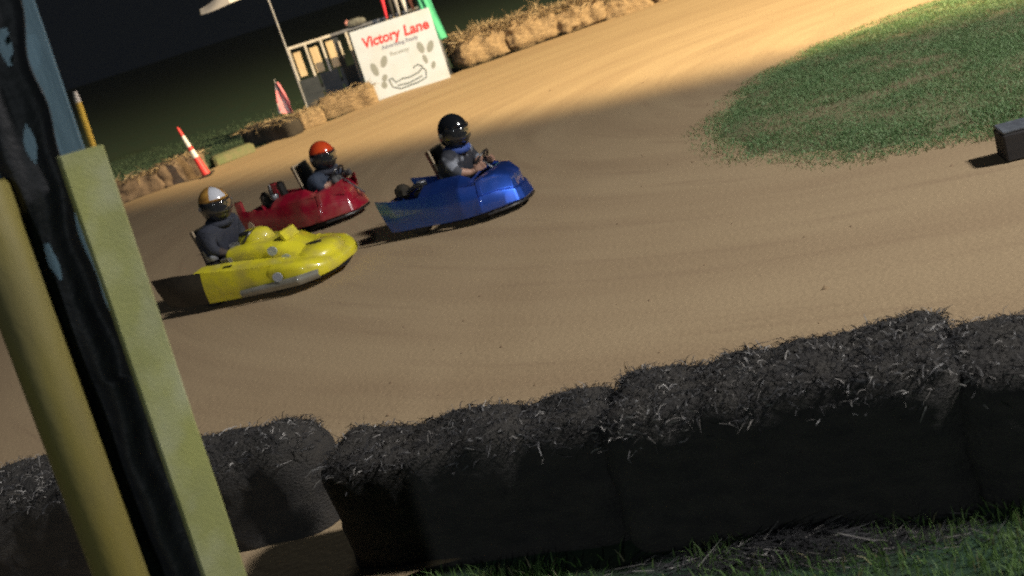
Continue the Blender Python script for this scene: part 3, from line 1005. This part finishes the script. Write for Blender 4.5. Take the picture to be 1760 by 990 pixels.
def side_panel(k, s, m, stations, thick=.012, name='side_panel', matfn=None, extra=None):
    """stations: (x_bottom, x_top, half width bottom, half width top, z bottom, z top)"""
    n = len(stations)
    def fn(u, v):
        t = u * (n - 1); i = min(int(t), n - 2); f = t - i
        f = f * f * (3 - 2 * f) * .5 + f * .5
        A = [p + (q - p) * f for p, q in zip(stations[i], stations[i + 1])]
        xb, xt, wb, wt, zb, zt = A
        bul = .02 * math.sin(math.pi * min(1, v * 1.0))
        return (xb + (xt - xb) * v, s * (wb + (wt - wb) * v + bul), zb + (zt - zb) * v)
    return MB().sheet(fn, 30, 8, thick, matfn).build(name, m if isinstance(m, list) else [m], k, 50)


def nose_loft(prof, ys, k, m, name, shrink=.0):
    """solid: XZ profile swept across Y with a scale per station (y, sx, sz)"""
    x0 = min(p[0] for p in prof)
    z0 = min(p[1] for p in prof)
    rings = [[(x0 + (px - x0) * sx, y, z0 + (pz - z0) * sz) for px, pz in prof] for y, sx, sz in ys]
    return MB().ring_loft(rings).build(name, m, k, 40)


def round_poly(P, r=.02, n=3):
    out = []
    for i, p in enumerate(P):
        a = Vector(P[i - 1]); b = Vector(p); c = Vector(P[(i + 1) % len(P)])
        d1 = (a - b); d2 = (c - b)
        rr_ = min(r, d1.length * .4, d2.length * .4)
        s, e = b + d1.normalized() * rr_, b + d2.normalized() * rr_
        for q in range(n + 1):
            t = q / n
            out.append(tuple((s * (1 - t) + b * t) * (1 - t) + (b * (1 - t) + e * t) * t))
    return out


def shell(k, m, name, outline, levels, ztop, smooth=50, parent=None, sharp=False):
    """closed body shell: plan outline (right half, rear to front), levels (t, inset), height of the top as a function of x"""
    half = []
    n = len(outline)
    for i in range(n - 1):
        p0, p1, p2, p3 = outline[max(0, i - 1)], outline[i], outline[i + 1], outline[min(n - 1, i + 2)]
        for q in range(5):
            t = q / 5
            f = lambda a, b_, c, d: b_ + (c - b_) * t if sharp else .5 * (2 * b_ + (c - a) * t + (2 * a - 5 * b_ + 4 * c - d) * t * t + (3 * b_ - a - 3 * c + d) * t ** 3)
            half.append((f(p0[0], p1[0], p2[0], p3[0]), f(p0[1], p1[1], p2[1], p3[1])))
    half.append(outline[-1])
    full = [(x, -y) for x, y in half] + [(x, y) for x, y in half[::-1] if y > 1e-4]
    cx = sum(p[0] for p in full) / len(full)
    rings = []
    for t, ins in levels:
        r = []
        for x, y in full:
            l = math.hypot(x - cx, y)
            g = max(0, 1 - ins / l)
            xx, yy = cx + (x - cx) * g, y * g
            zt = ztop(xx)
            z = .09 + (zt - .09) * min(t, 1) + max(0, t - 1)
            r.append((xx, yy, z))
        rings.append(r)
    return MB().ring_loft(rings).build(name, m, parent or k, smooth)


def lerp_pts(P):
    def f(x):
        if x <= P[0][0]: return P[0][1]
        for (a, b), (c, d) in zip(P, P[1:]):
            if x <= c: return b + (d - b) * (x - a) / (c - a)
        return P[-1][1]
    return f


def sprint_kart(label, loc, rz, body, sx, sy, wing=False):
    k = empty('race_kart', loc, rz)
    tag(k, label, 'kart', KG)
    chassis(k, sx, sy, 0)
    zt = lerp_pts([(.28, .405), (.50, .405), (.60, .365), (.72, .30), (.80, .265)])
    shell(k, body, 'nose', [(.28, .43), (.30, .45), (.36, .445), (.47, .375), (.59, .29), (.70, .21), (.74, .12), (.745, 0)],
          [(0, .04), (.03, .005), (.08, 0), (.46, .035), (.52, .043), (.54, .075), (.58, .08), (.96, .092), (1.0, .115), (1.004, .15), (1.012, .22)], zt, 32, sharp=True)
    MB().tube([(.29, -.38, .40), (.285, -.1, .425), (.285, .1, .425), (.29, .38, .40)], .012, 8).build('cowl_lip', body, k)
    fr = MB()
    fr.tube([(.40, -.41, .07), (.58, -.29, .07), (.71, -.17, .075), (.74, 0, .075), (.71, .17, .075), (.58, .29, .07), (.40, .41, .07)], .016, 8)
    fr.build('front_bumper', M['black_metal'], k)
    for s in (-1, 1):
        stn = [(-.80, -.88, .40, .43, .09, .425), (-.66, -.70, .43, .44, .088, .40), (-.40, -.42, .44, .44, .09, .375), (-.1, -.1, .455, .44, .085, .375), (.15, .15, .455, .44, .085, .385), (.35, .35, .425, .41, .095, .37)]
        side_panel(k, s, body, stn)
        dk = [(-.34, -.30, .435, .30, .372, .45), (-.1, -.1, .435, .285, .374, .475), (.16, .16, .435, .29, .385, .475), (.33, .33, .40, .31, .38, .395)]
        side_panel(k, s, body, dk, name='cockpit_side', thick=.01)
    if wing:
        MB().box((-.24, -.20, .50), (.11, .10, .24), Matrix.Rotation(R(-8), 3, 'Y'), bev=.03).build('air_box', M['seat'], k)
        MB().tube([(-.40, -.22, .40), (-.41, -.22, .52), (-.42, -.20, .60)], [.022, .03, .02], 10).build('exhaust_stack', M['black_metal'], k)
        MB().box((-.58, -.16, .44), (.12, .14, .18), bev=.04).build('battery_box', M['bare_black'], k)
        for s in (-1, 1):
            fin = MB()
            fin.ring_loft([[(.40, s * .34 - .006, .37), (.64, s * .17 - .006, .30), (.66, s * .16 - .006, .47), (.60, s * .20 - .006, .45), (.50, s * .265 - .006, .395)],
                           [(.40, s * .34 + .006, .37), (.64, s * .17 + .006, .30), (.66, s * .16 + .006, .47), (.60, s * .20 + .006, .45), (.50, s * .265 + .006, .395)]])
            fin.build('nose_fin', body, k)
            MB().box((-.83, s * .40, .33), (.13, .05, .40), bev=.02).build('rear_fin', body, k)
        pl = MB()
        pl.ring_loft([[(-.70 + .05 * math.cos(2 * math.pi * q / 14), -.468 - e, .20 + .085 * math.sin(2 * math.pi * q / 14)) for q in range(14)] for e in (0, .008)])
        pl.build('number_disc', M['seat_edge'], k)
    else:
        MB().box((-.66, -.16, .42), (.16, .16, .14), bev=.04).build('fuel_cell', M['bare_black'], k)
        MB().tube([(-.52, -.30, .42), (-.40, -.30, .47), (-.28, -.26, .46)], [.02, .024, .02], 8).build('intake_pipe', M['steel'], k)
    rp = MB().box((-.78, 0, .26), (.05, .70, .22), bev=.02)
    rp.build('rear_panel', body, k)
    return k


K_BLUE = sprint_kart('metallic blue race kart with a boxy nose, furthest right on the track', (-.15, 11.62, .0), R(-26), M['kart_blue'], -.10, .08)
K_RED = sprint_kart('dark red race kart with upright fins, between the yellow and blue karts', (-1.99, 13.97, .0), R(-26), M['kart_red'], .10, .06, wing=True)

K_BLUE.scale = (.91, 1, 1.04)
K_RED.scale = (.90, 1, 1.04)
K_RED.location.x += .02


def stock_kart(label, loc, rz):
    k = empty('race_kart', loc, rz)
    tag(k, label, 'kart', KG)
    chassis(k, -.42, .02, 1)
    Y_, B_ = M['kart_yellow'], M['bare_black']
    zt = lerp_pts([(.30, .31), (.52, .305), (.74, .27), (.91, .20)])
    shell(k, Y_, 'nose', [(.36, .50), (.53, .505), (.73, .47), (.86, .36), (.915, .2), (.93, 0)],
          [(0, .05), (.03, .01), (.15, 0), (.70, .0), (.85, .012), (.95, .035), (1.0, .075), (1.005, .14)], zt)
    for s in (-1, 1):
        stn = [(-.92, -1.0, .42, .46, .09, .41), (-.70, -.74, .47, .47, .08, .41), (-.40, -.40, .495, .47, .075, .385)]
        side_panel(k, s, B_, stn, name='shaded_rear_side')  # black colour stands in for shade on the rear of the yellow side
        stn = [(-.40, -.40, .495, .47, .075, .385), (-.1, -.1, .50, .475, .07, .35), (.2, .2, .50, .475, .07, .325), (.40, .40, .485, .47, .075, .30)]
        side_panel(k, s, Y_, stn)
        dk = [(-.50, -.45, .46, .33, .385, .41), (-.1, -.1, .468, .30, .345, .385), (.25, .25, .465, .28, .318, .345), (.45, .45, .46, .27, .30, .32)]
        side_panel(k, s, Y_, dk, name='side_deck', thick=.01)
        pl = [(.02, .02, .535, .542, .075, .15), (.40, .40, .533, .540, .075, .165), (.66, .66, .512, .516, .078, .17), (.84, .84, .405, .41, .085, .17)]
        side_panel(k, s, M['kart_plate'], pl, name='skirt_plate', thick=.006)
        MB().box((-.12, s * .40, .376), (.10, .03, .012), bev=.004).build('vent', M['hole'], k)
    fd = MB()
    fd.ring_loft([[(.65 + .245 * sx * math.cos(2 * math.pi * q / 24), .33 * sx * math.sin(2 * math.pi * q / 24), z) for q in range(24)]
                  for z, sx in ((.16, 1.0), (.24, .99), (.285, .90), (.315, .74), (.336, .48), (.342, .2), (.343, .05))])
    f_ = fd.build('nose_cowl', Y_, k, 180)
    ho = MB(); ho.ring_loft([[(.66 + .085 * math.cos(2 * math.pi * q / 12), -.04 + .05 * math.sin(2 * math.pi * q / 12), z) for q in range(12)] for z in (.325, .347)])
    ho.build('cowl_hole', M['hole'], f_)
    prof = round_poly([(-.24, .12), (.84, .10), (.88, .15), (.80, .22), (.60, .33), (.42, .44), (.05, .50), (-.2, .50)], .03)
    ys = [(-.27, .88, .80), (-.255, .95, .92), (-.22, .99, .98), (0, 1, 1), (.22, .99, .98), (.255, .95, .92), (.27, .88, .80)]
    nose_loft(prof, ys, k, Y_, 'hood')
    hp = MB()
    hp.ring_loft([[(-.02 + .19 * sx * math.cos(2 * math.pi * q / 18), .06 + .14 * sx * math.sin(2 * math.pi * q / 18), z) for q in range(18)]
                  for z, sx in ((.45, 1.15), (.52, 1.0), (.565, .85), (.59, .5), (.595, .1))])
    h_ = hp.build('cowl_hump', Y_, k, 180)
    MB().box((-.06, -.02, .572), (.13, .09, .04), bev=.015).build('cowl_opening', M['hole'], h_)
    MB().box((.40, .0, .475), (.05, .26, .12), Matrix.Rotation(R(-25), 3, 'Y'), bev=.012).build('hood_fin', Y_, k)
    for (x_, y_, z_) in ((.34, -.276, .40), (.46, -.276, .30), (.48, -.546, .205)):
        d_ = MB()
        d_.ring_loft([[(x_ + .055 * math.cos(2 * math.pi * q / 18), y_ - e, z_ + .045 * math.sin(2 * math.pi * q / 18)) for q in range(18)] for e in (0, .006)])
        d_.build('number_decal', M['decal'], k)
    MB().tube([(.55, -.42, .07), (.82, -.30, .07), (.91, 0, .075), (.82, .30, .07), (.55, .42, .07)], .018, 8).build('front_bumper', M['black_metal'], k)
    return k


K_YEL = stock_kart('bright yellow race kart with rounded cowls, nearest the yellow board', (-2.27, 11.36, .0), R(-24))


# ------------------------------------------------------------------ drivers
def driver(label, kart, J, mats, helm, size=1.0, hk=0, collar='cloth_dark'):
    """J: joint positions in the kart's frame. One continuous skinned body; helmet is a child."""
    V, E, RAD, SEG = [], [], [], []
    def v(p, r):
        V.append(Vector(p)); RAD.append(r); return len(V) - 1
    def e(a, b, mi):
        E.append((a, b)); SEG.append((a, b, mi))
    # material slots: 0 torso, 1 upper arm, 2 forearm, 3 hand, 4 leg, 5 shoe, 6 skin
    pel = v(J['pelvis'], .150)
    sp = v(J['spine'], .155); ch = v(J['chest'], .19); nk = v(J['neck'], .075); hd = v(J['head'], .088)
    e(pel, sp, 0); e(sp, ch, 0); e(ch, nk, 0); e(nk, hd, 6)
    top = v(Vector(J['head']) + Vector((.0, 0, .07)), .075); e(hd, top, 6)
    fw = Vector(J['look']).normalized()
    nose = v(Vector(J['head']) + fw * .085 + Vector((0, 0, -.01)), .018); e(hd, nose, 6)
    for s, key in ((-1, 'r'), (1, 'l')):
        sh = v(J['sh_' + key], .105); el = v(J['el_' + key], .062); wr = v(J['wr_' + key], .031); pa = v(J['pa_' + key], .032)
        mid = v((Vector(J['sh_' + key]) + Vector(J['el_' + key])) / 2, .070)
        e(ch, sh, 0); e(sh, mid, 1); e(mid, el, 1); e(el, wr, 2); e(wr, pa, 3)
        g = Vector(J['pa_' + key]); w = Vector(J['wr_' + key])
        fd = (g - w).normalized()
        side = Vector((0, 0, 1)).cross(fd).normalized()
        up = fd.cross(side)
        for q, off in enumerate((-.030, -.010, .010, .030)):
            l = (.030, .036, .034, .026)[q]
            b0 = g + up * off * .9 + fd * .022
            k0 = v(b0, .0095)
            k1 = v(b0 + fd * l + side * s * -.010, .009)
            k2 = v(b0 + fd * (l + .004) + side * s * -.036, .008)
            k3 = v(b0 + fd * (l - .018) + side * s * -.046, .0075)
            e(pa, k0, 3); e(k0, k1, 3); e(k1, k2, 3); e(k2, k3, 3)
        t0 = v(w + (g - w) * .55 + up * .034 - side * s * .012, .011)
        t1 = v(w + (g - w) * .95 + up * .044 - side * s * .034, .0095)
        t2 = v(w + (g - w) * 1.3 + up * .036 - side * s * .046, .008)
        e(pa, t0, 3); e(t0, t1, 3); e(t1, t2, 3)
        hp = v(J['hip_' + key], .088); kn = v(J['kn_' + key], .058); an = v(J['an_' + key], .040); to = v(J['to_' + key], .034)
        e(pel, hp, 4); e(hp, kn, 4); e(kn, an, 4); e(an, to, 5)
    me = bpy.data.meshes.new('person')
    me.from_pydata([tuple(p) for p in V], E, [])
    o = bpy.data.objects.new('person', me)
    COL.objects.link(o)
    sk_ = o.modifiers.new('skin', 'SKIN')
    for d, r in zip(me.skin_vertices[0].data, RAD): d.radius = (r * size, r * size)
    me.skin_vertices[0].data[0].use_root = True
    sk_.use_smooth_shade = True
    sb = o.modifiers.new('sub', 'SUBSURF'); sb.levels = 2; sb.render_levels = 2
    bpy.context.view_layer.update()
    m2 = bpy.data.meshes.new_from_object(o.evaluated_get(bpy.context.evaluated_depsgraph_get()))
    bpy.data.objects.remove(o)
    for m_ in mats: m2.materials.append(m_)
    A = np.array([V[a] for a, b, c in SEG]); B = np.array([V[b] for a, b, c in SEG]); MI = np.array([c for a, b, c in SEG])
    RR = np.array([(RAD[a] + RAD[b]) / 2 for a, b, c in SEG])
    C = np.array([p.center for p in m2.polygons])
    D = B - A
    t = np.clip(((C[:, None] - A) * D).sum(2) / ((D ** 2).sum(1) + 1e-9), 0, 1)
    dist = np.sqrt((((A + t[..., None] * D) - C[:, None]) ** 2).sum(2)) - RR * .9
    m2.polygons.foreach_set('material_index', MI[dist.argmin(1)].astype(np.int32))
    m2.polygons.foreach_set('use_smooth', [True] * len(m2.polygons))
    per = bpy.data.objects.new('person', m2)
    COL.objects.link(per)
    per.location = kart.location; per.rotation_euler = kart.rotation_euler
    per.scale = (1.07, 1.07, 1.07)
    per.location.z -= .065
    tag(per, label, 'person', 'kart drivers')
    # helmet: lathe-like shell with chin bar, eye port covered by a dark visor
    hc = Vector(J['head']) + Vector((0, 0, .025))
    q = Vector((1, 0, 0)).rotation_difference(fw)
    shell = MB()
    nU, nV = 28, 18
    def hp_(a, b, r=1.0):
        # a azimuth (0 = forward), b elevation
        ca, sa, cb, sb_ = math.cos(a), math.sin(a), math.cos(b), math.sin(b)
        rx, ry, rz = .166, .142, .166
        p = Vector((rx * ca * cb, ry * sa * cb, rz * sb_))
        if sb_ < 0:                        # chin bar and straight skirt
            p.z = rz * sb_ * 1.05
            k_ = 1 + .16 * max(0, ca) ** 3 * min(1, -sb_ * 1.6) + .16 * min(1, -sb_)
            p.x *= k_; p.y *= 1 + .12 * min(1, -sb_)
        return p * r
    rings = []
    for j in range(nV + 1):
        b = -.95 + (math.pi / 2 - .02 + .95) * j / nV
        rings.append([hc + q @ hp_(2 * math.pi * i / nU, b) for i in range(nU)])
    bm = shell.bm
    vs = [[bm.verts.new(p) for p in r] for r in rings]
    for j in range(nV):
        b = -.95 + (math.pi / 2 - .02 + .95) * (j + .5) / nV
        for i in range(nU):
            a = 2 * math.pi * (i + .5) / nU
            aa = min(a, 2 * math.pi - a)
            f = bm.faces.new((vs[j][i], vs[j][(i + 1) % nU], vs[j + 1][(i + 1) % nU], vs[j + 1][i]))
            if aa < 1.15 and -.32 < b < .28: f.material_index = 1
            elif b < .28: f.material_index = 2 if (aa > .9 or b < -.3) else 0
            elif hk and b > .45 and aa < .75: f.material_index = 3
            else: f.material_index = 0
    bm.faces.new(vs[-1]); bm.faces.new(vs[0][::-1])
    hm = shell.build('helmet', helm, per, 60)
    vz = MB()
    vz.sheet(lambda u, v_: hc + q @ (hp_((u - .5) * 2.5, -.34 + .64 * v_) * 1.035), 16, 6, -.004)
    vz.build('visor', M['visor'], hm, 180)
    pk = MB()
    pk.sheet(lambda u, v_: hc + q @ (hp_((u - .5) * 2.2, .32 + .06 * v_) * (1.03 + .10 * v_ * math.cos((u - .5) * 2.2))), 12, 2, .004)
    pk.build('peak', helm[0], hm, 60)
    for s in (-1, 1):
        MB().lathe([(.02, -.008), (.018, .008)], Matrix.Translation(hc + q @ Vector((.02, s * .152, .0))), 10).build('visor_pivot', M['grey_metal'], hm)
    nc = Vector(J['neck']) + Vector((.01, 0, -.015))
    MB().tube([nc + Vector((.095 * math.cos(t), .105 * math.sin(t), -.012 * math.cos(t))) for t in [2 * math.pi * i_ / 20 for i_ in range(21)]], .038, 8).build('neck_collar', M[collar], per, 180)
    return per


def sit(sx, sy, head, ang=0.0, hips=.24):
    """seated driving pose; head = helmet centre (x, y, z) in the kart's frame"""
    hx, hy, hz = head
    P = {}
    P['pelvis'] = (sx, sy, hips)
    P['head'] = (hx, hy, hz)
    P['neck'] = (hx - .03, hy, hz - .13)
    P['chest'] = (hx - .06, hy * .8 + sy * .2, hz - .25)
    pe = Vector(P['pelvis']); c_ = Vector(P['chest'])
    P['spine'] = tuple((pe + c_) / 2 + Vector((-.03, 0, 0)))
    wx, wy, wz = sx + .36, sy, .50
    for s, k in ((-1, 'r'), (1, 'l')):
        P['sh_' + k] = (c_.x + .01, c_.y + s * .215, c_.z + .04)
        P['el_' + k] = ((c_.x + wx) / 2 - .06, c_.y * .5 + wy * .5 + s * .25, (c_.z + wz) / 2 - .03)
        P['wr_' + k] = (wx - .09, wy + s * .165, wz - .015)
        P['pa_' + k] = (wx - .02, wy + s * .150, wz + .01)
        P['hip_' + k] = (sx + .06, sy + s * .085, hips)
        P['kn_' + k] = (sx + .29, sy + s * .12, .33)
        P['an_' + k] = (sx + .40, sy + s * .09, .17)
        P['to_' + k] = (sx + .45, sy + s * .08, .20)
    P['look'] = (math.cos(ang), math.sin(ang), -.10)
    return P


J = sit(-.10, .08, (.03, .08, .85), ang=R(-34))
driver('driver of the blue kart in a glossy black helmet and grey patched jacket', K_BLUE, J,
       [M['cloth_mixed'], M['cloth_grey'], M['skin'], M['skin'], M['jeans'], M['shoe'], M['skin']],
       [M['helmet_black'], M['visor'], M['helmet_black'], M['helmet_black']], collar='cloth_blue')
J = sit(.10, .06, (.27, .08, .76), ang=R(-30), hips=.20)
driver('driver of the red kart in an orange and black helmet and navy top', K_RED, J,
       [M['cloth_navy'], M['cloth_navy'], M['skin'], M['glove'], M['jeans'], M['shoe'], M['skin']],
       [M['helmet_orange'], M['visor'], M['helmet_black'], M['helmet_orange']])
J = sit(-.50, .02, (-.29, .02, .90), ang=R(-34))
driver('driver of the yellow kart in a gold and silver topped helmet, dark clothes', K_YEL, J,
       [M['cloth_dark'], M['cloth_dark'], M['cloth_brown'], M['glove'], M['jeans'], M['shoe'], M['skin']],
       [M['helmet_gold'], M['visor'], M['helmet_black'], M['helmet_silver']], hk=1)
